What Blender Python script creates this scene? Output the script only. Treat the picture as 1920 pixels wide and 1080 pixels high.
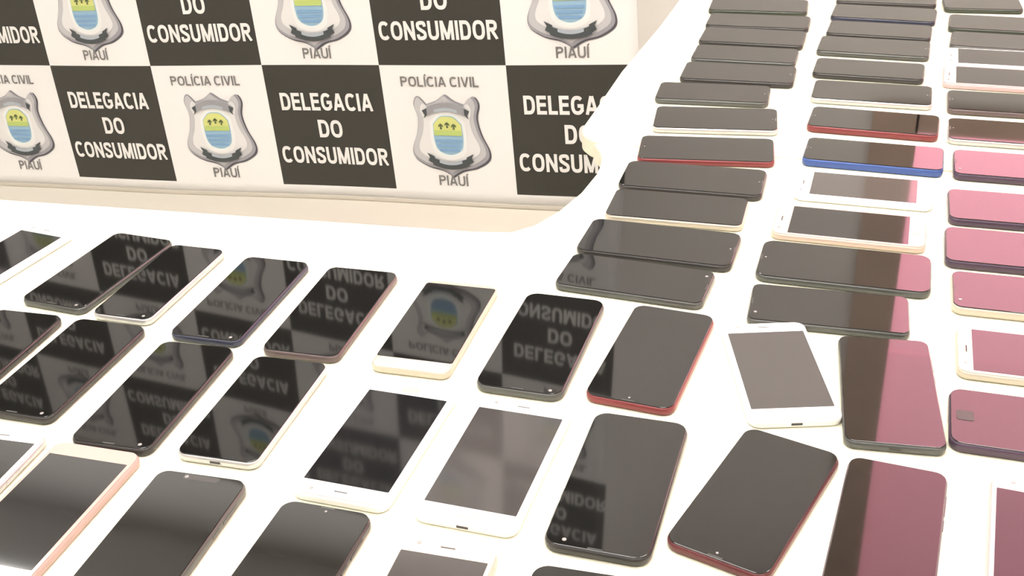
import bpy, bmesh, math, random
from mathutils import Matrix, Vector
from mathutils.geometry import tessellate_polygon

# ------------------------------------------------------------------ clear
for o in list(bpy.data.objects):
    bpy.data.objects.remove(o, do_unlink=True)
SC = bpy.context.scene
COL = SC.collection
random.seed(7)

# ------------------------------------------------------------------ camera
# metres; z = 0 is the table surface, x runs along the banner, y towards the banner wall
FPX = 2160.0
cam_d = bpy.data.cameras.new('camera')
cam_d.sensor_width = 36.0
cam_d.lens = FPX / 1920.0 * 36.0
cam_d.clip_start = 0.02
cam = bpy.data.objects.new('camera', cam_d)
COL.objects.link(cam)
right = Vector((0.94981267, 0.30954598, -0.04513519))
up = Vector((-0.11406145, 0.47705254, 0.87144183))
back = Vector((0.29128317, -0.8225583, 0.48841781))
M = Matrix((right, up, back)).transposed().to_4x4()
M.translation = Vector((0, 0, 0.5559))
cam.matrix_world = M
SC.camera = cam

# ------------------------------------------------------------------ world, exposure
world = bpy.data.worlds.new('room_air')
SC.world = world
world.use_nodes = True
world.node_tree.nodes['Background'].inputs[0].default_value = (1.0, 0.97, 0.93, 1)
world.node_tree.nodes['Background'].inputs[1].default_value = 0.25
SC.view_settings.view_transform = 'Standard'
SC.view_settings.look = 'None'
SC.view_settings.gamma = 1.0
SC.view_settings.use_curve_mapping = False
SC.view_settings.exposure = 0.0
CEIL_L = 12.2          # radiance of the ceiling panels
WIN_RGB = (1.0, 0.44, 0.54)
WIN_L = 3.9            # radiance of the unseen pink window inferred from the phone reflections

# ------------------------------------------------------------------ materials
MATS = {}


def mat(name, rgb, rough=0.5, metal=0.0, ior=1.5, emit=None, estr=0.0, noise=0.0, nscale=40.0, bump=0.0, spec=0.5, coat=0.0):
    if name in MATS:
        return MATS[name]
    m = bpy.data.materials.new(name)
    m.use_nodes = True
    nt = m.node_tree
    b = nt.nodes['Principled BSDF']
    b.inputs['Base Color'].default_value = (*rgb, 1)
    b.inputs['Roughness'].default_value = rough
    b.inputs['Metallic'].default_value = metal
    b.inputs['IOR'].default_value = ior
    b.inputs['Specular IOR Level'].default_value = spec
    b.inputs['Coat Weight'].default_value = coat
    if emit:
        b.inputs['Emission Color'].default_value = (*emit, 1)
        b.inputs['Emission Strength'].default_value = estr
    if noise or bump:
        tc = nt.nodes.new('ShaderNodeTexCoord')
        nz = nt.nodes.new('ShaderNodeTexNoise')
        nz.inputs['Scale'].default_value = nscale
        nz.inputs['Detail'].default_value = 4
        nt.links.new(tc.outputs['Object'], nz.inputs['Vector'])
        if noise:
            mx = nt.nodes.new('ShaderNodeMix')
            mx.data_type = 'RGBA'
            mx.inputs[6].default_value = (*[c * (1 - noise) for c in rgb], 1)
            mx.inputs[7].default_value = (*[min(1, c * (1 + noise)) for c in rgb], 1)
            nt.links.new(nz.outputs['Fac'], mx.inputs[0])
            nt.links.new(mx.outputs[2], b.inputs['Base Color'])
        if bump:
            bp = nt.nodes.new('ShaderNodeBump')
            bp.inputs['Strength'].default_value = bump
            bp.inputs['Distance'].default_value = 0.002
            nt.links.new(nz.outputs['Fac'], bp.inputs['Height'])
            nt.links.new(bp.outputs['Normal'], b.inputs['Normal'])
    MATS[name] = m
    return m


mat('table_white', (0.80, 0.785, 0.63), 0.45, noise=0.01, nscale=6)
mat('wall_paint', (0.80, 0.785, 0.755), 0.8, noise=0.03, nscale=3, bump=0.05)
mat('ceiling_paint', (0.82, 0.81, 0.78), 0.9)
mat('floor_tile', (0.86, 0.81, 0.71), 0.35, noise=0.03, nscale=2)
mat('trim_white', (0.8, 0.78, 0.74), 0.5)
mat('wood_brown', (0.52, 0.39, 0.30), 0.55, noise=0.15, nscale=12)
mat('steel', (0.62, 0.61, 0.60), 0.35, metal=1.0)
for k, q in enumerate((1.0, 0.86, 0.66)):  # fade of the glow with height, painted into the emission in steps
    mat('pink_glow_step_%d' % k, WIN_RGB, 0.4, emit=WIN_RGB, estr=WIN_L * q)
mat('lamp_glow', (1, 0.97, 0.9), 0.5, emit=(1.0, 0.98, 0.935), estr=CEIL_L)
mat('fill_glow_slim', (1, 0.97, 0.9), 0.5, emit=(1.0, 0.98, 0.935), estr=CEIL_L * 1.9)  # stronger glow for unseen panels added to brighten the floor behind the banner
mat('lamp_frame', (0.75, 0.75, 0.74), 0.4)
mat('glass_black', (0.006, 0.006, 0.0058), 0.035, ior=1.6)
mat('screen_dark', (0.008, 0.008, 0.009), 0.05, ior=1.58)
mat('screen_grey', (0.055, 0.051, 0.050), 0.06, ior=1.58)
mat('lens', (0.02, 0.02, 0.03), 0.05)
mat('lens_glint', (0.30, 0.29, 0.28), 0.2)  # pale grey stands in for a highlight on the glass
mat('slot_dark', (0.05, 0.045, 0.045), 0.5)
BODY = {
    'black': ((0.035, 0.033, 0.032), 0.25, 0.0), 'graphite': ((0.10, 0.105, 0.10), 0.28, 0.4),
    'silver': ((0.56, 0.56, 0.56), 0.25, 0.5), 'white': ((0.86, 0.845, 0.81), 0.3, 0.0),
    'gold': ((0.62, 0.49, 0.42), 0.3, 0.25), 'champagne': ((0.55, 0.50, 0.42), 0.3, 0.3),
    'rose': ((0.47, 0.335, 0.30), 0.32, 0.15), 'red': ((0.22, 0.045, 0.048), 0.28, 0.2),
    'darkred': ((0.13, 0.035, 0.038), 0.3, 0.2), 'blue': ((0.05, 0.10, 0.32), 0.28, 0.2),
    'navy': ((0.04, 0.045, 0.075), 0.28, 0.2), 'brown': ((0.13, 0.10, 0.10), 0.28, 0.4),
    'green': ((0.05, 0.06, 0.045), 0.3, 0.1), 'pink': ((0.60, 0.42, 0.43), 0.3, 0.1),
    'violet': ((0.07, 0.045, 0.075), 0.28, 0.1)}
for k, (c, r, mt) in BODY.items():
    mat('body_' + k, c, r, mt)
    mat('face_' + k, c, 0.12, 0.0, ior=1.5)
mat('print_white', (0.68, 0.68, 0.67), 0.6)
mat('print_grey', (0.16, 0.155, 0.15), 0.6)
mat('print_black', (0.040, 0.038, 0.035), 0.6)
mat('emblem_rim', (0.07, 0.07, 0.085), 0.6)
mat('emblem_steel', (0.28, 0.28, 0.31), 0.6)
mat('emblem_silver', (0.44, 0.44, 0.46), 0.6)
mat('emblem_pale', (0.62, 0.625, 0.63), 0.6)
mat('emblem_ribbon', (0.045, 0.055, 0.06), 0.6)
mat('emblem_bright', (0.68, 0.69, 0.69), 0.6)
mat('emblem_band', (0.26, 0.26, 0.28), 0.6)
mat('emblem_ribbon_text', (0.34, 0.38, 0.43), 0.6)
mat('emblem_blue', (0.17, 0.31, 0.50), 0.6)
mat('emblem_blue_pale', (0.25, 0.41, 0.55), 0.6)
mat('emblem_green', (0.40, 0.50, 0.15), 0.6)
mat('emblem_yellow', (0.55, 0.58, 0.20), 0.6)
mat('emblem_palm', (0.07, 0.10, 0.04), 0.6)
mat('emblem_halo', (0.66, 0.72, 0.72), 0.6)
mat('hem_shade_grey', (0.44, 0.41, 0.35), 0.7)


# ------------------------------------------------------------------ helpers
def obj(name, bm, m=None, parent=None, mats=None, smooth=False):
    me = bpy.data.meshes.new(name)
    bm.to_mesh(me)
    bm.free()
    for x in (mats or ([m] if m else [])):
        me.materials.append(MATS[x])
    if smooth:
        for p in me.polygons:
            p.use_smooth = True
    o = bpy.data.objects.new(name, me)
    COL.objects.link(o)
    if parent:
        o.parent = parent
    return o


def empty(name, loc=(0, 0, 0), rz=0.0):
    o = bpy.data.objects.new(name, None)
    o.empty_display_size = 0.05
    COL.objects.link(o)
    o.location = loc
    o.rotation_euler = (0, 0, rz)
    return o


def tag(o, label, cat, group=None):
    o['label'] = label
    o['category'] = cat
    if group:
        o['group'] = group
    return o


def structure(o):
    o['kind'] = 'structure'
    return o


def add_box(bm, x0, x1, y0, y1, z0, z1):
    vs = [bm.verts.new((x, y, z)) for z in (z0, z1) for y in (y0, y1) for x in (x0, x1)]
    for f in ((0, 2, 3, 1), (4, 5, 7, 6), (0, 1, 5, 4), (2, 6, 7, 3), (0, 4, 6, 2), (1, 3, 7, 5)):
        bm.faces.new([vs[i] for i in f])


def box(x0, x1, y0, y1, z0, z1):
    bm = bmesh.new()
    add_box(bm, x0, x1, y0, y1, z0, z1)
    return bm


def add_tube(bm, a, b, r, n=12, r2=None):
    a, b = Vector(a), Vector(b)
    d = (b - a).normalized()
    s = d.cross(Vector((0, 0, 1)) if abs(d.z) < 0.9 else Vector((1, 0, 0))).normalized()
    t = d.cross(s)
    r2 = r if r2 is None else r2
    A, B = [], []
    for i in range(n):
        w = 2 * math.pi * i / n
        q = s * math.cos(w) + t * math.sin(w)
        A.append(bm.verts.new(a + q * r))
        B.append(bm.verts.new(b + q * r2))
    for i in range(n):
        j = (i + 1) % n
        bm.faces.new((A[i], A[j], B[j], B[i]))
    bm.faces.new(A[::-1])
    bm.faces.new(B)


def rrect(w, l, r, n=6):
    pts = []
    for cx, cy, a0 in ((w / 2 - r, l / 2 - r, 0), (-w / 2 + r, l / 2 - r, 90), (-w / 2 + r, -l / 2 + r, 180), (w / 2 - r, -l / 2 + r, 270)):
        for i in range(n + 1):
            a = math.radians(a0 + 90.0 * i / n)
            pts.append((cx + r * math.cos(a), cy + r * math.sin(a)))
    return pts


def loft(bm, rings):
    """rings: list of (outline points, z); closed slab"""
    vs = [[bm.verts.new((x, y, z)) for x, y in pts] for pts, z in rings]
    n = len(vs[0])
    for a, b in zip(vs, vs[1:]):
        for i in range(n):
            j = (i + 1) % n
            bm.faces.new((a[i], a[j], b[j], b[i]))
    bm.faces.new(vs[0][::-1])
    bm.faces.new(vs[-1])
    return bm


def slab(w, l, r, z0, z1, bev, n=6, steps=3):
    rings = []
    prof = []
    for i in range(steps + 1):
        a = math.pi / 2 * i / steps
        prof.append((bev * (1 - math.sin(a)), z0 + bev * (1 - math.cos(a))))
    top = [(i_, z0 + z1 - z) for i_, z in prof[::-1]]
    for ins, z in prof + top:
        rings.append((rrect(w - 2 * ins, l - 2 * ins, max(0.0006, r - ins), n), z))
    return loft(bmesh.new(), rings)


def poly_slab(pts, z0, z1, bev=0.004):
    """plan outline (counter-clockwise) extruded, with an eased edge"""
    n = len(pts)

    def inset(d):
        out = []
        for i in range(n):
            p0, p1, p2 = Vector(pts[i - 1]), Vector(pts[i]), Vector(pts[(i + 1) % n])
            d1, d2 = (p1 - p0).normalized(), (p2 - p1).normalized()
            n1, n2 = Vector((-d1.y, d1.x)), Vector((-d2.y, d2.x))
            m = (n1 + n2).normalized()
            out.append(tuple(p1 + m * (d / max(0.4, m.dot(n1)))))
        return out
    bm = bmesh.new()
    rings = [(inset(bev), z0), (inset(0), z0 + bev), (inset(0), z1 - bev), (inset(bev * 0.3), z1 - bev * 0.3), (inset(bev), z1)]
    vs = [[bm.verts.new((x, y, z)) for x, y in p] for p, z in rings]
    for a, b in zip(vs, vs[1:]):
        for i in range(n):
            j = (i + 1) % n
            bm.faces.new((a[i], a[j], b[j], b[i]))
    for ring, flip in ((vs[0], True), (vs[-1], False)):
        for t in tessellate_polygon([[v.co for v in ring]]):
            f = [ring[i] for i in t]
            try:
                fc = bm.faces.new(f)
                fc.normal_update()
                if (fc.normal.z > 0) == flip:
                    fc.normal_flip()
            except ValueError:
                pass
    return bm


# ------------------------------------------------------------------ the room
ZF, ZC = -0.75, 2.35
X0, X1, Y0, Y1 = -3.6, 3.0, -2.6, 2.75
T = 0.12
structure(obj('floor', box(X0 - T, X1 + T, Y0 - T, Y1 + T, ZF - 0.1, ZF), 'floor_tile'))
structure(obj('ceiling', box(X0 - T, X1 + T, Y0 - T, Y1 + T, ZC, ZC + 0.1), 'ceiling_paint'))
structure(obj('wall_left', box(X0 - T, X0, Y0, Y1, ZF, ZC), 'wall_paint'))
structure(obj('wall_right', box(X1, X1 + T, Y0, Y1, ZF, ZC), 'wall_paint'))
structure(obj('wall_front', box(X0 - T, X1 + T, Y0 - T, Y0, ZF, ZC), 'wall_paint'))
# back wall with a window opening
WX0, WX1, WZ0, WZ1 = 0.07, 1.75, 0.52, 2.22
bm = bmesh.new()
add_box(bm, X0 - T, WX0, Y1, Y1 + T, ZF, ZC)
add_box(bm, WX1, X1 + T, Y1, Y1 + T, ZF, ZC)
add_box(bm, WX0, WX1, Y1, Y1 + T, ZF, WZ0)
add_box(bm, WX0, WX1, Y1, Y1 + T, WZ1, ZC)
structure(obj('wall_back', bm, 'wall_paint'))
structure(obj('baseboard_back', box(X0, X1, Y1 - 0.012, Y1, ZF, ZF + 0.09), 'trim_white'))
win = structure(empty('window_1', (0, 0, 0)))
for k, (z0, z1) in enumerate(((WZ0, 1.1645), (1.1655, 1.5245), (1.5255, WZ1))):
    obj('window_glow_band', box(WX0, WX1, Y1 + 0.03, Y1 + 0.045, z0, z1), 'pink_glow_step_%d' % k, win)
bm = bmesh.new()
fw = 0.05
for a in ((WX0 - 0.10, WX0 + 0.006, WZ0 - fw, WZ1 + fw), (WX1 - 0.006, WX1 + fw, WZ0 - fw, WZ1 + fw),
          (WX0, WX1, WZ0 - fw, WZ0 + 0.006), (WX0, WX1, WZ1 - 0.006, WZ1 + fw)):
    add_box(bm, a[0], a[1], Y1 - 0.02, Y1 + 0.03, a[2], a[3])
obj('window_frame', bm, 'wood_brown', win)


def ceiling_light(x, y, label, l=0.6):
    e = tag(empty('ceiling_light', (x, y, ZC)), label, 'ceiling light', 'ceiling light panels')
    w = 1.2
    bm = bmesh.new()
    for a in ((-w / 2, w / 2, -l / 2, -l / 2 + 0.02), (-w / 2, w / 2, l / 2 - 0.02, l / 2),
              (-w / 2, -w / 2 + 0.02, -l / 2, l / 2), (w / 2 - 0.02, w / 2, -l / 2, l / 2)):
        add_box(bm, *a, -0.03, 0.0)
    obj('light_frame', bm, 'lamp_frame', e)
    obj('diffuser', box(-w / 2 + 0.02, w / 2 - 0.02, -l / 2 + 0.02, l / 2 - 0.02, -0.024, -0.012), 'lamp_glow' if l > 0.5 else 'fill_glow_slim', e)


for x, y, s in ((-0.75, 0.75, 'above the left rows of phones'), (0.1, 1.15, 'above the side wing of phones'),
                (-0.3, -0.5, 'behind the table front'), (-1.9, -0.5, 'near the left wall'), (1.3, -0.5, 'near the right wall'),
                (-1.45, 2.27, 'added to brighten the floor behind the banner middle'), (-2.72, 2.27, 'added to brighten the floor behind the banner end'), (1.0, 1.5, 'added beside the wing table to brighten the back wall')):  # last three panels are unseen, added to brighten back wall and floor
    ceiling_light(x, y, 'flat rectangular ceiling light panel ' + s, 0.30 if y > 2 else 0.6)


# ------------------------------------------------------------------ tables
def arc(cx, cy, r, a0, a1, n=8):
    return [(cx + r * math.cos(math.radians(a0 + (a1 - a0) * i / n)), cy + r * math.sin(math.radians(a0 + (a1 - a0) * i / n))) for i in range(n + 1)]


TT = 0.028
XR, XL, YF = 0.46, -1.55, 0.20
# L-shaped top: straight run under the left rows, wing with a swept inner corner and a rounded end corner
outline = [(XL, YF), (XR, YF), (XR, 1.318)]
outline += [(-0.347, 1.318), (-0.334, 1.297), (-0.3265, 1.276), (-0.322, 1.25)]
outline += [(-0.3205, 1.225), (-0.3245, 1.17), (-0.3365, 1.116), (-0.352, 1.078), (-0.372, 1.056), (-0.41, 1.049),
            (-0.591, 1.035), (-0.79, 1.019), (-1.002, 1.002), (XL, 0.96)]
t1 = tag(empty('table', (0, 0, ZF)), 'white L-shaped table with a swept inner corner, carrying the left rows of phones', 'table', 'white tables')
o = obj('table_top', poly_slab(outline, -TT, 0.0), 'table_white', t1)
o.location.z = -ZF
outline2 = [(XR, 1.322)]
outline2 += [(XR, 2.45), (-0.36, 2.45), (-0.368, 1.819), (-0.377, 1.594), (-0.3755, 1.44)]
outline2 += arc(-0.3755 + 0.05, 1.322 + 0.05, 0.05, 180, 270, 8)
t2 = tag(empty('table', (0, 0, ZF)), 'white table with rounded corner, joined to the wing end and running on beyond it', 'table', 'white tables')
o = obj('table_top', poly_slab(outline2, -TT, 0.0), 'table_white', t2)
o.location.z = -ZF


def leg(parent, x, y):
    bm = bmesh.new()
    add_tube(bm, (x, y, 0.012), (x, y, -ZF - TT), 0.022, 14)
    l = obj('leg', bm, 'steel', parent)
    bm = bmesh.new()
    add_tube(bm, (x, y, 0.0), (x, y, 0.014), 0.03, 14)
    obj('foot', bm, 'slot_dark', l)


for x, y in ((-1.45, 0.3), (-1.45, 0.86), (-0.4, 0.3), (-0.45, 0.95), (0.36, 0.3), (0.36, 1.24), (-0.22, 1.24)):
    leg(t1, x, y)
for x, y in ((-0.26, 1.44), (0.36, 1.44), (-0.26, 2.35), (0.36, 2.35)):
    leg(t2, x, y)

# ------------------------------------------------------------------ banner
BO = Vector((-1.7457, 1.9899, -0.2037))
BE = Vector((0.26441, -0.00421, 0.01721))
BV = Vector((-0.01653, 0.01404, 0.25726))
BN = BE.cross(BV).normalized()
CW, CH = BE.length, BV.length
U0, U1, V0, V1 = -5.0, 4.96, -1.1, 6.1


def ripple(u, v):
    return 0.0035 * math.sin(u * 2.1 + 0.5 * v) + 0.0025 * math.sin(u * 0.9 - v * 1.3 + 1.0)


def bp(u, v, off=0.0):
    return BO + BE * u + BV * v + BN * (off + ripple(u, v))


banner = tag(empty('banner', bp(0, V0)), 'black and white checkered police banner with silver shield emblems hanging behind the tables', 'banner')
bpos = Vector(banner.location)
bm = bmesh.new()
uvl = bm.loops.layers.uv.new('cells')
NU, NV = 100, 72
grid = [[bm.verts.new(bp(U0 + (U1 - U0) * i / NU, V0 + (V1 - V0) * j / NV) - bpos) for i in range(NU + 1)] for j in range(NV + 1)]
for j in range(NV):
    for i in range(NU):
        f = bm.faces.new((grid[j][i], grid[j][i + 1], grid[j + 1][i + 1], grid[j + 1][i]))
        f.smooth = True
        for lp, (a, b) in zip(f.loops, ((i, j), (i + 1, j), (i + 1, j + 1), (i, j + 1))):
            lp[uvl].uv = (U0 + (U1 - U0) * a / NU, V0 + (V1 - V0) * b / NV)
sheet = obj('vinyl_sheet', bm, None, banner)
sol = sheet.modifiers.new('thickness', 'SOLIDIFY')
sol.thickness = 0.0008
sol.offset = -1
m = bpy.data.materials.new('banner_print')
m.use_nodes = True
nt = m.node_tree
bs = nt.nodes['Principled BSDF']
bs.inputs['Roughness'].default_value = 0.55
bs.inputs['Specular IOR Level'].default_value = 0.3
uv = nt.nodes.new('ShaderNodeUVMap')
uv.uv_map = 'cells'
sp = nt.nodes.new('ShaderNodeSeparateXYZ')
nt.links.new(uv.outputs[0], sp.inputs[0])


def mth(op, a, b=None):
    n = nt.nodes.new('ShaderNodeMath')
    n.operation = op
    for k, x in enumerate((a, b)):
        if x is None:
            continue
        if isinstance(x, (int, float)):
            n.inputs[k].default_value = x
        else:
            nt.links.new(x, n.inputs[k])
    return n.outputs[0]


par = mth('FLOORED_MODULO', mth('ADD', mth('FLOOR', sp.outputs[0]), mth('FLOOR', sp.outputs[1])), 2.0)
msk = mth('MULTIPLY', mth('GREATER_THAN', par, 0.5), mth('MULTIPLY', mth('GREATER_THAN', sp.outputs[1], -1.0), mth('LESS_THAN', sp.outputs[1], 6.0)))
mx = nt.nodes.new('ShaderNodeMix')
mx.data_type = 'RGBA'
mx.inputs[6].default_value = (0.70, 0.70, 0.70, 1)
mx.inputs[7].default_value = (0.035, 0.034, 0.029, 1)
nt.links.new(msk, mx.inputs[0])
nt.links.new(mx.outputs[2], bs.inputs['Base Color'])
sheet.data.materials.append(m)
# grey tube along the bottom edge standing in for its shading line
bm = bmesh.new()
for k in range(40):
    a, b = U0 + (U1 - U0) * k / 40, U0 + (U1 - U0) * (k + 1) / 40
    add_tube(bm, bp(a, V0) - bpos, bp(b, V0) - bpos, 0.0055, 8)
obj('hem_shade_line', bm, 'hem_shade_grey', banner)
bm = bmesh.new()
add_tube(bm, bp(U0 - 0.15, V1, -0.004) - bpos, bp(U1 + 0.15, V1, -0.004) - bpos, 0.016, 14)
obj('top_rod', bm, 'steel', banner)


def ell(cx, cy, rx, ry, a0, a1, n=14, pw=0.80):
    out = []
    for i in range(n + 1):
        a = math.radians(a0 + (a1 - a0) * i / n)
        c, q = math.cos(a), math.sin(a)
        out.append((cx + rx * math.copysign(abs(c) ** pw, c), cy + ry * math.copysign(abs(q) ** pw, q)))
    return out


def glyph(ch, t):
    """width, list of centre-line strokes for one capital, cap height 1"""
    h = t / 2
    hi, lo = 1 - h, h
    if ch == ' ':
        return 0.22, []
    if ch in 'IÍ':
        st = [[(h, 0), (h, 1)]]
        if ch == 'Í':
            st.append([(h - 0.02, 1.06), (h + 0.14, 1.24)])
        return t, st
    if ch == 'L':
        return 0.56, [[(h, 0), (h, 1)], [(h, lo), (0.56, lo)]]
    if ch == 'E':
        return 0.61, [[(h, 0), (h, 1)], [(h, lo), (0.61, lo)], [(h, 0.52), (0.57, 0.52)], [(h, hi), (0.60, hi)]]
    if ch == 'D':
        w = 0.70
        return w, [[(h, 0), (h, 1)], [(h, hi)] + ell(w * 0.46, 0.5, w * 0.54 - h, 0.5 - h, 90, -90) + [(h, lo)]]
    if ch == 'O':
        w = 0.78
        return w, [ell(w / 2, 0.5, w / 2 - h, 0.5 - h, 0, 360, 24)]
    if ch == 'C':
        w = 0.72
        return w, [ell(w * 0.53, 0.5, w * 0.53 - h, 0.5 - h, 42, 318, 18)]
    if ch == 'G':
        w = 0.76
        return w, [ell(w * 0.51, 0.5, w * 0.51 - h, 0.5 - h, 42, 320, 18) + [(w - h, 0.24), (w - h, 0.47)], [(w * 0.52, 0.47), (w, 0.47)]]
    if ch == 'A':
        w = 0.76
        return w, [[(h * 0.9, 0), (w / 2 - 0.02, 1)], [(w - h * 0.9, 0), (w / 2 + 0.02, 1)], [(0.17, 0.30), (w - 0.17, 0.30)]]
    if ch == 'V':
        w = 0.72
        return w, [[(h * 0.9, 1), (w / 2 - 0.02, 0)], [(w - h * 0.9, 1), (w / 2 + 0.02, 0)]]
    if ch == 'N':
        w = 0.72
        return w, [[(h, 0), (h, 1)], [(w - h, 0), (w - h, 1)], [(h, 0.95), (w - h, 0.05)]]
    if ch == 'M':
        w = 0.86
        return w, [[(h, 0), (h, 1)], [(w - h, 0), (w - h, 1)], [(h * 1.2, 1.0), (w / 2, 0.05)], [(w - h * 1.2, 1.0), (w / 2, 0.05)]]
    if ch == 'U':
        w = 0.71
        return w, [[(h, 1), (h, 0.40)] + ell(w / 2, 0.40, w / 2 - h, 0.40 - h, 180, 360, 12)[1:] + [(w - h, 1)]]
    if ch == 'S':
        w = 0.66
        return w, [spline([(w - h, 0.70), (w * 0.80, hi - 0.03), (w / 2, hi), (h + 0.03, 0.84), (h + 0.04, 0.64), (w / 2, 0.51), (w - h - 0.02, 0.37), (w - h - 0.03, 0.17), (w / 2, lo), (w * 0.2, lo + 0.03), (h, 0.30)], 3)]
    if ch in 'RP':
        w = 0.68
        st = [[(h, 0), (h, 1)], [(h, hi)] + ell(w * 0.50, 0.71, w * 0.48 - h, 0.29 - h, 90, -90, 10) + [(h, 0.42 + h)]]
        if ch == 'R':
            st.append([(w * 0.48, 0.48), (w - h * 0.6, 0)])
        return w, st
    raise KeyError(ch)


def spline(pts, n=5):
    out = []
    N = len(pts)
    for i in range(N - 1):
        p0, p1, p2, p3 = pts[max(0, i - 1)], pts[i], pts[i + 1], pts[min(N - 1, i + 2)]
        for k in range(n):
            t = k / n
            out.append(tuple(0.5 * (2 * p1[d] + (p2[d] - p0[d]) * t + (2 * p0[d] - 5 * p1[d] + 4 * p2[d] - p3[d]) * t * t + (3 * p1[d] - p0[d] - 3 * p2[d] + p3[d]) * t ** 3) for d in (0, 1)))
    out.append(pts[-1])
    return out


def text_tris(body, t):
    vs, fs = [], []
    x = 0.0
    for ch in body:
        w, strokes = glyph(ch, t)
        for s in strokes:
            acc = s[0][1] > 1.0 and s[-1][1] > 1.0
            closed = len(s) > 8 and math.dist(s[0], s[-1]) < 1e-6
            n = len(s)
            b0 = len(vs)
            for i, q in enumerate(s):
                p0 = Vector(s[i - 1]) if i else (Vector(s[-2]) if closed else None)
                p2 = Vector(s[i + 1]) if i < n - 1 else (Vector(s[1]) if closed else None)
                q = Vector(q)
                d1 = (q - p0).normalized() if p0 is not None else (p2 - q).normalized()
                d2 = (p2 - q).normalized() if p2 is not None else d1
                n1 = Vector((-d1.y, d1.x))
                m = (n1 + Vector((-d2.y, d2.x))).normalized()
                k = (t * (0.7 if acc else 1.0)) / 2 / max(0.5, m.dot(n1))
                for sg in (1, -1):
                    a = q + m * k * sg
                    vs.append((x + a.x, a.y if acc else min(1.0, max(0.0, a.y))))
            for i in range(n - 1):
                a = b0 + 2 * i
                fs.append((a + 1, a + 3, a + 2, a))
        x += w + (0.105 if ch != ' ' else 0.05)
    xs = [v[0] for v in vs]
    x0, x1 = min(xs), max(xs)
    return [((a - x0) / (x1 - x0), b) for a, b in vs], fs


CAPH = 1.0
TXT = {s: text_tris(s, b) for s, b in (('DELEGACIA', 0.195), ('DO', 0.195), ('CONSUMIDOR', 0.195), ('POLÍCIA CIVIL', 0.165), ('PIAUÍ', 0.165))}


def put_text(bm, s, cu, cv, w, h, c, r, off, mi=0):
    vs, fs = TXT[s]
    V = [bm.verts.new(bp(c + cu + (x - 0.5) * w, r + cv + (y / CAPH - 0.5) * h, off) - bpos) for x, y in vs]
    for f in fs:
        try:
            fc = bm.faces.new([V[i] for i in f])
            fc.material_index = mi
        except ValueError:
            pass


def put_poly(bm, pts, c, r, off, mi):
    V = [bm.verts.new(bp(c + x, r + y, off) - bpos) for x, y in pts]
    for t in tessellate_polygon([[Vector((x, y, 0)) for x, y in pts]]):
        a, b, d = [V[i] for i in t]
        pa, pb, pd = [pts[i] for i in t]
        if (pb[0] - pa[0]) * (pd[1] - pa[1]) - (pb[1] - pa[1]) * (pd[0] - pa[0]) < 0:
            b, d = d, b
        fc = bm.faces.new((a, b, d))
        fc.material_index = mi


# right half of the shield, from the top point round to the bottom point (cell units, centre 0.5, -0.53 in its cell)
HALF = [(0.0, 0.315), (0.07, 0.265), (0.16, 0.235)] , [(0.16, 0.235), (0.225, 0.30), (0.262, 0.235), (0.238, 0.13), (0.262, 0.0), (0.312, -0.12), (0.30, -0.20), (0.20, -0.265), (0.085, -0.295), (0.0, -0.345)]
half = spline(HALF[0], 4)[:-1] + spline(HALF[1], 4)
SHIELD = half + [(-x, y) for x, y in half[-2:0:-1]]


def place(pts, s=1.0, dx=0.0, dy=0.0, cx=0.5, cy=-0.53 + 1.0):
    return [(cx + x * s + dx, cy + y * s + dy) for x, y in pts]


def ribbon(y, w, h, bend, n=8):
    top = [(-w / 2 + w * i / n, y + bend * (1 - (2 * i / n - 1) ** 2) + h / 2) for i in range(n + 1)]
    bot = [(x, yy - h) for x, yy in top]
    return top + bot[::-1]


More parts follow.
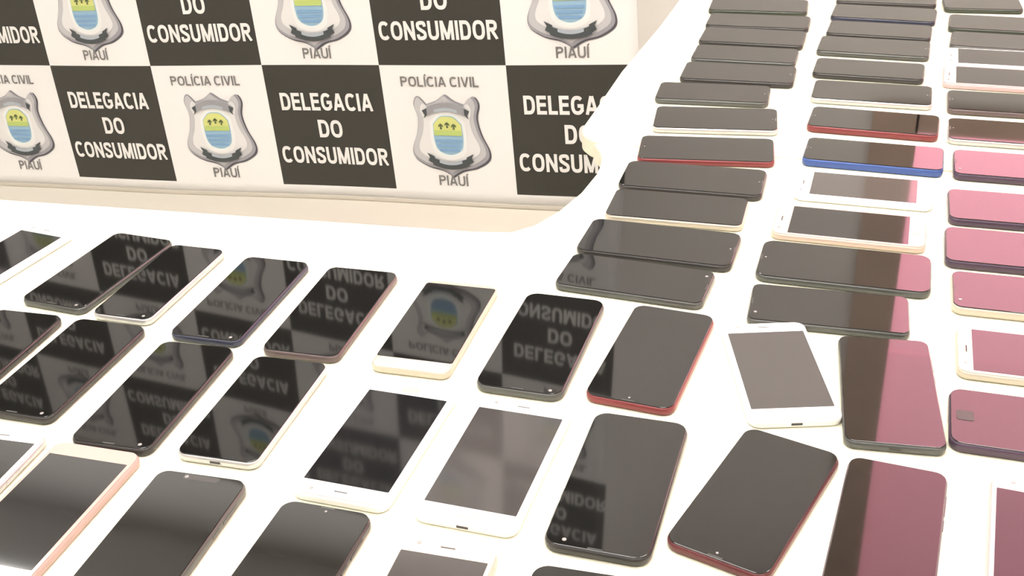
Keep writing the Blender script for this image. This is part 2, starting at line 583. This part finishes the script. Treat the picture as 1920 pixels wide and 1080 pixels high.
EM = ['emblem_rim', 'emblem_steel', 'emblem_silver', 'emblem_pale', 'emblem_ribbon', 'emblem_ribbon_text', 'emblem_halo', 'emblem_yellow', 'emblem_green', 'emblem_palm', 'emblem_blue', 'emblem_blue_pale', 'emblem_band', 'emblem_bright']
ARMS = spline([(-0.115, 0.08), (-0.06, 0.135), (0.0, 0.145), (0.06, 0.135), (0.115, 0.08)], 4) + spline([(0.115, 0.08), (0.118, -0.05), (0.09, -0.13), (0.0, -0.165), (-0.09, -0.13), (-0.118, -0.05), (-0.115, 0.08)], 4)[1:-1]
PALM = [(-0.012, -0.035), (-0.006, 0.0), (-0.03, -0.012), (-0.022, 0.012), (0.0, 0.03), (0.022, 0.012), (0.03, -0.012), (0.006, 0.0), (0.012, -0.035)]
for r in range(-1, 6):
    for c in range(-5, 5):
        if (c + r) % 2:
            for s, y, w, h in (('DELEGACIA', 0.705, 0.79, 0.142), ('DO', 0.485, 0.205, 0.145), ('CONSUMIDOR', 0.262, 0.925, 0.142)):
                bm = bmesh.new()
                put_text(bm, s, 0.505, y, w, h, c, r, 0.0012)
                obj('lettering', bm, 'print_white', banner)
        else:
            for s, x, y, w, h in (('POLÍCIA CIVIL', 0.47, 0.876, 0.62, 0.078), ('PIAUÍ', 0.50, 0.092, 0.245, 0.082)):
                bm = bmesh.new()
                put_text(bm, s, x, y, w, h, c, r, 0.0012)
                obj('caption', bm, 'print_grey', banner)
            bm = bmesh.new()
            put_poly(bm, place(SHIELD, 1.0, 0.010, -0.008), c, r, 0.0010, 0)
            put_poly(bm, place(SHIELD, 0.985, 0.0, 0.0), c, r, 0.0015, 1)
            put_poly(bm, place(SHIELD, 0.93, -0.008, 0.006), c, r, 0.0020, 2)
            put_poly(bm, place(SHIELD, 0.78, -0.004, 0.004), c, r, 0.0025, 3)
            put_poly(bm, place(ARMS, 1.24, 0.0, -0.005), c, r, 0.0028, 13)
            put_poly(bm, place(ARMS, 1.10), c, r, 0.0030, 6)
            put_poly(bm, place(ARMS, 1.0), c, r, 0.0035, 11)
            up_ = [(x, y) for x, y in ARMS if y > 0.0] + [(0.1165, -0.01), (-0.1165, -0.01)]
            up_.sort(key=lambda q: -math.atan2(q[1] - 0.04, q[0]))
            put_poly(bm, place(up_, 0.96), c, r, 0.0040, 7)
            put_poly(bm, place([(-0.108, 0.03), (0.108, 0.03), (0.112, -0.01), (-0.112, -0.01)]), c, r, 0.0044, 8)
            for k in (-1, 0, 1):
                put_poly(bm, place(PALM, 0.72, 0.052 * k, 0.065 + (0.012 if k == 0 else 0)), c, r, 0.0048, 9)
            for k in range(3):
                y = -0.045 - 0.036 * k
                put_poly(bm, place([(-0.108 + 0.012 * k, y), (0.108 - 0.012 * k, y), (0.106 - 0.013 * k, y - 0.02), (-0.106 + 0.013 * k, y - 0.02)]), c, r, 0.0044, 10)
            for y, w, bend in ((0.18, 0.30, 0.035), (-0.215, 0.30, -0.035)):
                s = 1 if y > 0 else -1
                # ribbon tails, then the band with its lettering strip
                for q in (-1, 1):
                    put_poly(bm, place([(q * 0.13, y + s * 0.012 - 0.02), (q * 0.185, y - s * 0.03 - 0.03), (q * 0.17, y - s * 0.03), (q * 0.19, y - s * 0.03 + 0.035), (q * 0.13, y + 0.045 - 0.01)]), c, r, 0.0050, 4)
                put_poly(bm, place(ribbon(y, w, 0.062, bend)), c, r, 0.0054, 12 if y > 0 else 4)
                put_poly(bm, place(ribbon(y, w * 0.62, 0.026, bend * 0.5)), c, r, 0.0058, 5)
            obj('emblem', bm, None, banner, mats=EM)

# free-standing frame that the banner hangs from
st = tag(empty('banner_stand', (bp(0, 0).x, 2.10, ZF)), 'grey steel stand behind the checkered banner, holding it up', 'stand')
sx = st.location.x
for u in (-4.8, 4.80):
    q = bp(u, V1)
    x = q.x - sx
    bm = bmesh.new()
    add_tube(bm, (x, 0.06, 0.02), (x, 0.06, q.z - ZF - 0.015), 0.014, 12)
    obj('pole', bm, 'steel', st)
    bm = bmesh.new()
    add_box(bm, x - 0.03, x + 0.03, -0.12, 0.36, 0.0, 0.022)
    obj('base', bm, 'steel', st)


# ------------------------------------------------------------------ phones
GROUP = 'smartphones laid out in rows on the white tables'


def phone(x, y, ang, w, l, turn, body, label, face='black', t=0.0085, rad=0.0095, cam='hole', home=None, screen=None, tone='dark', text=None, chin=None):
    """turn: 0 top end away, 180 top end near, 90 top end to -x, -90 top end to +x. w short side, l long side (metres)."""
    e = tag(empty('smartphone', (x, y, 0.0), math.radians(ang + turn)), label, 'phone', GROUP)
    b = obj('body', slab(w, l, rad, 0.0, t - 0.0004, min(0.003, t * 0.36), 6, 4), 'body_' + body, e, smooth=True)
    g = 0.0011
    fm = 'glass_black' if face == 'black' else 'face_' + face
    if chin:
        n_, f_ = chin          # glass stops short of the two ends
        gl, gy, gr = l - n_ - f_, (n_ - f_) / 2, 0.003
    else:
        gl, gy, gr = l - 2 * g, 0.0, rad - g
    bmg = slab(w - 2 * g, gl, gr, t - 0.0011, t, 0.0005, 6, 2)
    for v in bmg.verts:
        v.co.y += gy
    fr = obj('front_glass', bmg, fm, e)
    if screen:
        sw, sl, sy = screen
        bm = slab(sw, sl, 0.0008, t - 0.0006, t + 0.00015, 0.0001, 2, 1)
        for v in bm.verts:
            v.co.y += sy
        obj('screen', bm, 'screen_' + tone, e)
    top = l / 2
    sd = -1 if turn == 180 else 1

    def disc(name, cx, cy, r, m, par=fr, sx=1.0, h=0.00025):
        bm = bmesh.new()
        n = 14
        add_tube(bm, (0, 0, t - 0.0004), (0, 0, t + h), r, n)
        for v in bm.verts:
            v.co.x = v.co.x * sx + cx
            v.co.y += cy
        return obj(name, bm, m, par)
    if cam == 'hole':
        disc('camera_lens_glint', 0.0, top - 0.0065, 0.0010, 'lens_glint')
    elif cam == 'left':
        disc('camera_lens_glint', -sd * w * 0.30, top - 0.007, 0.0016, 'lens_glint')
    elif cam == 'right':
        disc('camera_lens_glint', sd * w * 0.36, top - 0.006, 0.0016, 'lens_glint')  # pale disc put in for the highlight at the glass corner
    elif cam == 'notch':
        bm = slab(w * 0.40, 0.006, 0.0025, t - 0.0006, t + 0.0001, 0.00005, 4, 1)
        for v in bm.verts:
            v.co.y += top - 0.0055
        nb = obj('notch', bm, 'slot_dark', fr)
        disc('camera_lens_glint', -w * 0.16, top - 0.0055, 0.0016, 'lens_glint', fr)
    if cam != 'notch' and cam != 'none':
        bm = slab(0.011, 0.0012, 0.0005, t - 0.0006, t + 0.0001, 0.00005, 3, 1)
        for v in bm.verts:
            v.co.y += top - 0.0028 if face == 'black' else top - 0.008
        obj('earpiece', bm, 'slot_dark' if face != 'black' else 'body_graphite', fr)
    if home == 'pill':
        bm = slab(0.016, 0.0075, 0.0036, t - 0.0006, t + 0.0004, 0.0002, 5, 1)
        for v in bm.verts:
            v.co.y += -top + 0.0095
        obj('home_button', bm, 'body_' + ('champagne' if face != 'black' else 'graphite'), fr)
    elif home == 'round':
        disc('home_button', 0.0, -top + 0.0095, 0.0056, 'body_' + ('silver' if face != 'black' else 'graphite'))
    elif home == 'square':
        bm = slab(0.013, 0.013, 0.002, t - 0.0006, t + 0.0003, 0.0001, 4, 1)
        for v in bm.verts:
            v.co.y += -top + 0.012
        obj('home_button', bm, 'slot_dark', fr)
    # side buttons and the charging port
    for nm, yy, ll in (('power_button', 0.022, 0.010), ('volume_button', 0.044, 0.021)):
        bm = box(w / 2 - 0.0008, w / 2 + 0.0004, yy - ll / 2, yy + ll / 2, t * 0.36, t * 0.60)
        obj(nm, bm, 'body_' + body, b)
    obj('charging_port', box(-0.0045, 0.0045, -l / 2 - 0.0001, -l / 2 + 0.002, t * 0.36, t * 0.62), 'slot_dark', b)
    if text:
        s, yy, hh, ww, flip = text
        vs, fs = text_tris(s, 0.15)
        bm = bmesh.new()
        q = -1 if flip else 1
        V = [bm.verts.new((q * (a - 0.5) * ww, yy + q * (bb / CAPH - 0.5) * hh, t + 0.0002)) for a, bb in vs]
        for f in fs:
            try:
                bm.faces.new([V[i] for i in f])
            except ValueError:
                pass
        obj('lettering', bm, 'print_grey', fr)
    return e


# (x, y, angle, size across the picture mm, size along mm, body colour, top end, label, extras); upright phones first
N, S_, W_, E_ = 0, 180, 90, -90
UP = [
    (-0.7576, 0.8620, -2.8, 76.9, 154.6, 'graphite', S_, 'dark grey framed phone between the white phone and a silver-framed one, on the banner-side edge', dict(cam='right')),
    (-0.6795, 0.8552, 1.0, 65.5, 149.6, 'silver', S_, 'narrow silver-framed black phone nearly touching a dark grey framed phone on the banner-side edge', dict(cam='right')),
    (-0.5799, 0.8449, 1.8, 73.3, 158.7, 'navy', S_, 'black phone with dark blue frame between silver-framed and rose-brown framed phones', dict(cam='right')),
    (-0.4811, 0.8438, 2.6, 75.7, 161.3, 'brown', S_, 'rose-brown framed phone beside the phone with the curved gold chin', dict(cam='none')),
    (-0.2694, 0.8378, 0.5, 77.6, 163.5, 'graphite', S_, 'large graphite phone between the gold-chinned phone and a red-framed phone', dict(cam='right', rad=0.012)),
    (-0.1701, 0.8403, -3.6, 76.6, 156.9, 'red', S_, 'black phone with bright red frame beside the crooked white phone', dict(cam='hole', rad=0.011)),
    (-0.7653, 0.6895, 3.3, 75.0, 156.0, 'black', N, 'black phone second-row from the banner, next to another all-black phone at the row end', dict(cam='none')),
    (-0.6758, 0.6941, 1.8, 76.6, 153.2, 'black', S_, 'all-black phone in the second row, directly below two touching phones', dict(cam='right')),
    (-0.5692, 0.6781, 3.4, 73.9, 155.8, 'black', S_, 'black phone whose far end meets the dark blue framed phone, beside a silver-edged one', dict(cam='right', rad=0.010)),
    (-0.4738, 0.6805, 2.9, 71.5, 146.6, 'silver', N, 'black-faced phone with a bright silver edge beside the white phones', dict(cam='none')),
    (-0.1574, 0.6636, 0.6, 76.7, 162.5, 'black', S_, 'large black phone with rounded corners between a white phone and a tilted red-framed phone', dict(cam='left', rad=0.012)),
    (-0.0578, 0.6708, -14.5, 76.9, 152.7, 'darkred', S_, 'large black phone with dark red frame lying askew', dict(cam='hole', rad=0.011)),
    (0.0277, 0.8353, 5.9, 76.4, 156.9, 'graphite', N, 'grey-edged phone reflecting pink, touching the crooked white phone', dict(cam='none', rad=0.009)),
    (0.0335, 0.6562, -3.8, 71.1, 156.0, 'violet', N, 'dark phone reflecting pink beside the askew dark red framed phone', dict(cam='none', rad=0.010)),
    (-0.4613, 0.5090, 3.4, 75.8, 156.0, 'graphite', N, 'phone with a notch and thick gunmetal frame beside the rose gold phone', dict(cam='notch', rad=0.010, t=0.0095)),
    (-0.3545, 0.5010, 1.0, 72.4, 156.0, 'black', N, 'black phone between the notched gunmetal phone and a gold phone', dict(cam='hole', rad=0.011)),
    (-0.1535, 0.4860, 3.0, 70.6, 156.0, 'black', N, 'black phone next to the gold phone with a scratched screen', dict(cam='none', rad=0.012)),
    (-0.0690, 0.4960, 1.0, 75.0, 156.0, 'black', N, 'black phone below the tip of the askew dark red framed phone', dict(cam='none', rad=0.010)),
]
for x, y, a, wa, la, body, turn, lab, ex in UP:
    phone(x, y, a, wa / 1000, la / 1000, turn, body, lab, **ex)

# upright phones whose pale face surrounds a black screen: screen size and place known
UPS = [
    (-0.8794, 0.8609, -5.4, 58.0, 113.0, 'white', N, 'white phone at the end of the row nearest the banner', dict(home='pill')),
    (-0.3548, 0.6651, 0.0, 70.5, 122.4, 'white', S_, 'white phone beside the silver-edged black phone, its screen mirroring the banner', dict(home='pill')),
    (-0.2551, 0.6643, 0.0, 71.4, 122.2, 'white', N, 'white phone between another white phone and a large black phone', dict(home='pill', tone='grey')),
    (-0.0623, 0.8426, 18.0, 67.1, 116.6, 'white', N, 'white phone lying crooked between the red-framed phone and a grey-edged phone', dict(home='round', tone='grey')),
    (-0.5659, 0.5207, 2.1, 70.8, 120.6, 'rose', S_, 'rose gold phone with a dark screen', dict(text=('SAMSUNG', 0.0685, 0.0034, 0.024, True))),
    (-0.2525, 0.4920, 2.3, 63.5, 118.0, 'gold', N, 'gold phone with a pale gold face above its grey screen', dict(home='pill', tone='grey')),
    (0.1372, 0.6610, -3.1, 68.0, 122.0, 'pink', N, 'pink and white framed phone next to the pink-reflecting dark phone', dict(home='round')),
    (-0.6520, 0.5226, 4.1, 66.0, 124.0, 'silver', N, 'silver-white framed phone with black screen beside the rose gold phone', dict(home='pill')),
]
for x, y, a, sw, sl, body, turn, lab, ex in UPS:
    w, l = sw / 1000 + 0.0085, sl / 1000 + 0.033
    if body == 'silver':
        l = 0.152
    fc = {'white': 'white', 'rose': 'rose', 'gold': 'gold', 'pink': 'pink', 'silver': 'white'}[body]
    phone(x, y, a, w, l, turn, body, lab, face=fc, rad=0.010, cam='left', screen=(sw / 1000, sl / 1000, 0.0), t=0.0085, **ex)
# gold phone with curved chin
phone(-0.3735, 0.8425, 2.2, 0.0735, 0.1585, S_, 'champagne', 'gold phone with a curved gold chin and square-cornered black glass', rad=0.009, cam='none', chin=(0.0075, 0.0155), t=0.009)

# phones lying crosswise: three columns on the wing
SIDE = [
    # column along the wing's inner edge
    (-0.2234, 1.9408, 3.2, 160.5, 75.0, 'green', W_, 'dark phone at the far end of the wing column beside the inner table edge', {}),
    (-0.2122, 1.8500, 1.4, 161.4, 69.9, 'black', W_, 'black phone second from the far end of the inner-edge wing column', {}),
    (-0.2097, 1.7676, 0.0, 157.6, 76.6, 'black', W_, 'black phone third from the far end of the inner-edge wing column', {}),
    (-0.2093, 1.6800, 0.7, 152.2, 69.0, 'graphite', W_, 'grey-framed phone fourth from the far end of the inner-edge wing column', {}),
    (-0.2065, 1.5947, 1.7, 158.3, 75.1, 'black', E_, 'black phone fifth from the far end of the inner-edge wing column', {}),
    (-0.2281, 1.5070, 3.9, 151.8, 68.0, 'graphite', E_, 'dark phone beside a silver-edged one, shifted toward the inner table edge', {}),
    (-0.2089, 1.4114, 7.1, 157.7, 77.8, 'silver', E_, 'phone with gleaming silver near edge in the inner-edge wing column', {}),
    (-0.2035, 1.3085, 7.4, 162.7, 74.3, 'red', W_, 'red-edged phone in the inner-edge wing column next to the silver-edged one', {}),
    (-0.2036, 1.2194, 1.6, 163.8, 73.7, 'black', E_, 'large black phone beside the champagne-edged phone', dict(rad=0.011)),
    (-0.2064, 1.1387, 1.7, 149.7, 71.1, 'champagne', E_, 'black-faced phone with a champagne edge between two large black phones', dict(cam='none')),
    (-0.2085, 1.0521, -1.0, 160.9, 76.2, 'black', E_, 'large black phone on the wing corner beside the champagne-edged phone', dict(rad=0.011)),
    (-0.2155, 0.9709, -2.7, 147.3, 67.7, 'graphite', E_, 'dark grey framed phone closing the inner-edge wing column above the graphite phone', dict(cam='left')),
    # middle column
    (-0.0219, 2.0199, 0.0, 159.4, 75.0, 'black', W_, 'black phone at the far end of the middle wing column', {}),
    (-0.0220, 1.9258, -2.5, 160.4, 75.9, 'navy', W_, 'navy-edged phone near the far end of the middle wing column', {}),
    (-0.0249, 1.8340, -2.0, 154.1, 70.0, 'black', W_, 'black phone directly after the navy-edged phone in the middle wing column', {}),
    (-0.0291, 1.7483, -1.4, 159.1, 76.2, 'graphite', E_, 'dark grey framed phone, second after the navy-edged phone', {}),
    (-0.0306, 1.6439, -1.0, 150.0, 70.6, 'black', W_, 'black phone next to the silver-edged one in the middle wing column', {}),
    (-0.0217, 1.5466, -0.1, 154.5, 75.2, 'silver', E_, 'phone with gleaming silver edge beside the red-edged phone in the middle wing column', {}),
    (-0.0143, 1.4379, -1.8, 157.2, 70.9, 'red', W_, 'black-faced phone with a thick red edge beside the blue-edged phone', dict(t=0.0098)),
    (-0.0091, 1.3290, -1.2, 158.0, 69.8, 'blue', W_, 'black-faced phone with a bright blue edge', dict(t=0.0105)),
    (-0.0228, 1.0420, 0.1, 163.6, 78.2, 'graphite', W_, 'large dark phone with grey edge beside the gold phone in the middle wing column', dict(rad=0.012)),
    (-0.0303, 0.9553, 2.6, 142.9, 68.6, 'graphite', W_, 'small dark grey phone just beyond the crooked white phone', dict(cam='left', rad=0.008)),
    # outer column
    (0.1281, 2.0034, 4.3, 120.0, 65.0, 'green', W_, 'small dark phone at the far end of the outer wing column', {}),
    (0.1545, 1.8951, -1.4, 156.0, 76.1, 'green', W_, 'black-green phone second from the far end of the outer wing column', {}),
    (0.1566, 1.8030, -2.5, 156.0, 72.8, 'graphite', W_, 'grey-framed phone just beyond the white phone in the outer wing column', {}),
    (0.1518, 1.5384, 0.4, 156.0, 73.4, 'brown', W_, 'brownish dark phone next to the rose gold phone in the outer wing column', {}),
    (0.1523, 1.4338, 0.0, 156.0, 72.5, 'silver', W_, 'black-faced phone with a pale silver edge in the outer wing column', {}),
    (0.1580, 1.3269, 0.3, 156.0, 73.1, 'violet', W_, 'pink-reflecting phone next to the pale silver-edged one in the outer wing column', dict(cam='left', t=0.0095)),
    (0.1520, 1.2103, 1.0, 156.0, 76.9, 'violet', W_, 'pink-reflecting dark phone across from the white phone of the middle column', dict(cam='none', t=0.0095)),
    (0.1488, 1.1123, 0.5, 156.0, 77.4, 'violet', W_, 'pink-reflecting dark phone across from the gold phone of the middle column', dict(cam='none', t=0.0095)),
    (0.1550, 1.0188, 0.8, 156.0, 71.5, 'champagne', W_, 'pink-reflecting phone with a cream back edge in the outer wing column', dict(cam='left', t=0.0095)),
    (0.1522, 0.8086, 0.2, 156.0, 77.1, 'violet', E_, 'dark phone with a square home button beside the pink-reflecting grey-edged phone', dict(cam='none', home='square', rad=0.011, t=0.0095)),
]
for x, y, a, la, wa, body, turn, lab, ex in SIDE:
    phone(x, y, a, wa / 1000, la / 1000, turn, body, lab, **ex)

SIDES = [
    (-0.0144, 1.2326, -0.2, 113.1, 61.6, 'white', W_, 'white phone beside the blue-edged phone', dict(home='pill', tone='grey'), 0),
    (-0.0236, 1.1336, -0.3, 119.8, 65.3, 'gold', W_, 'pale gold phone in the middle wing column between the white and large dark phones', dict(home='pill'), 0),
    (0.1565, 0.9127, 0.5, 118.0, 67.5, 'champagne', W_, 'pale champagne phone beside the one with the square home button', dict(home='pill'), 0.004),
    (0.1456, 1.6380, -0.7, 120.0, 69.0, 'pink', W_, 'pale pink framed phone beside the white one in the outer wing column', dict(home='round'), 0),
    (0.1487, 1.7225, -0.4, 120.0, 66.0, 'white', W_, 'white phone beside the pale pink framed one in the outer wing column', dict(home='round'), 0),
]
for x, y, a, sl, sw, body, turn, lab, ex, dx in SIDES:
    fc = {'white': 'white', 'gold': 'gold', 'champagne': 'champagne', 'pink': 'pink'}[body]
    phone(x, y, a, sw / 1000 + 0.0085, sl / 1000 + 0.034, turn, body, lab, face=fc, rad=0.010, cam='left', screen=(sw / 1000, sl / 1000, dx), t=0.0085, **ex)
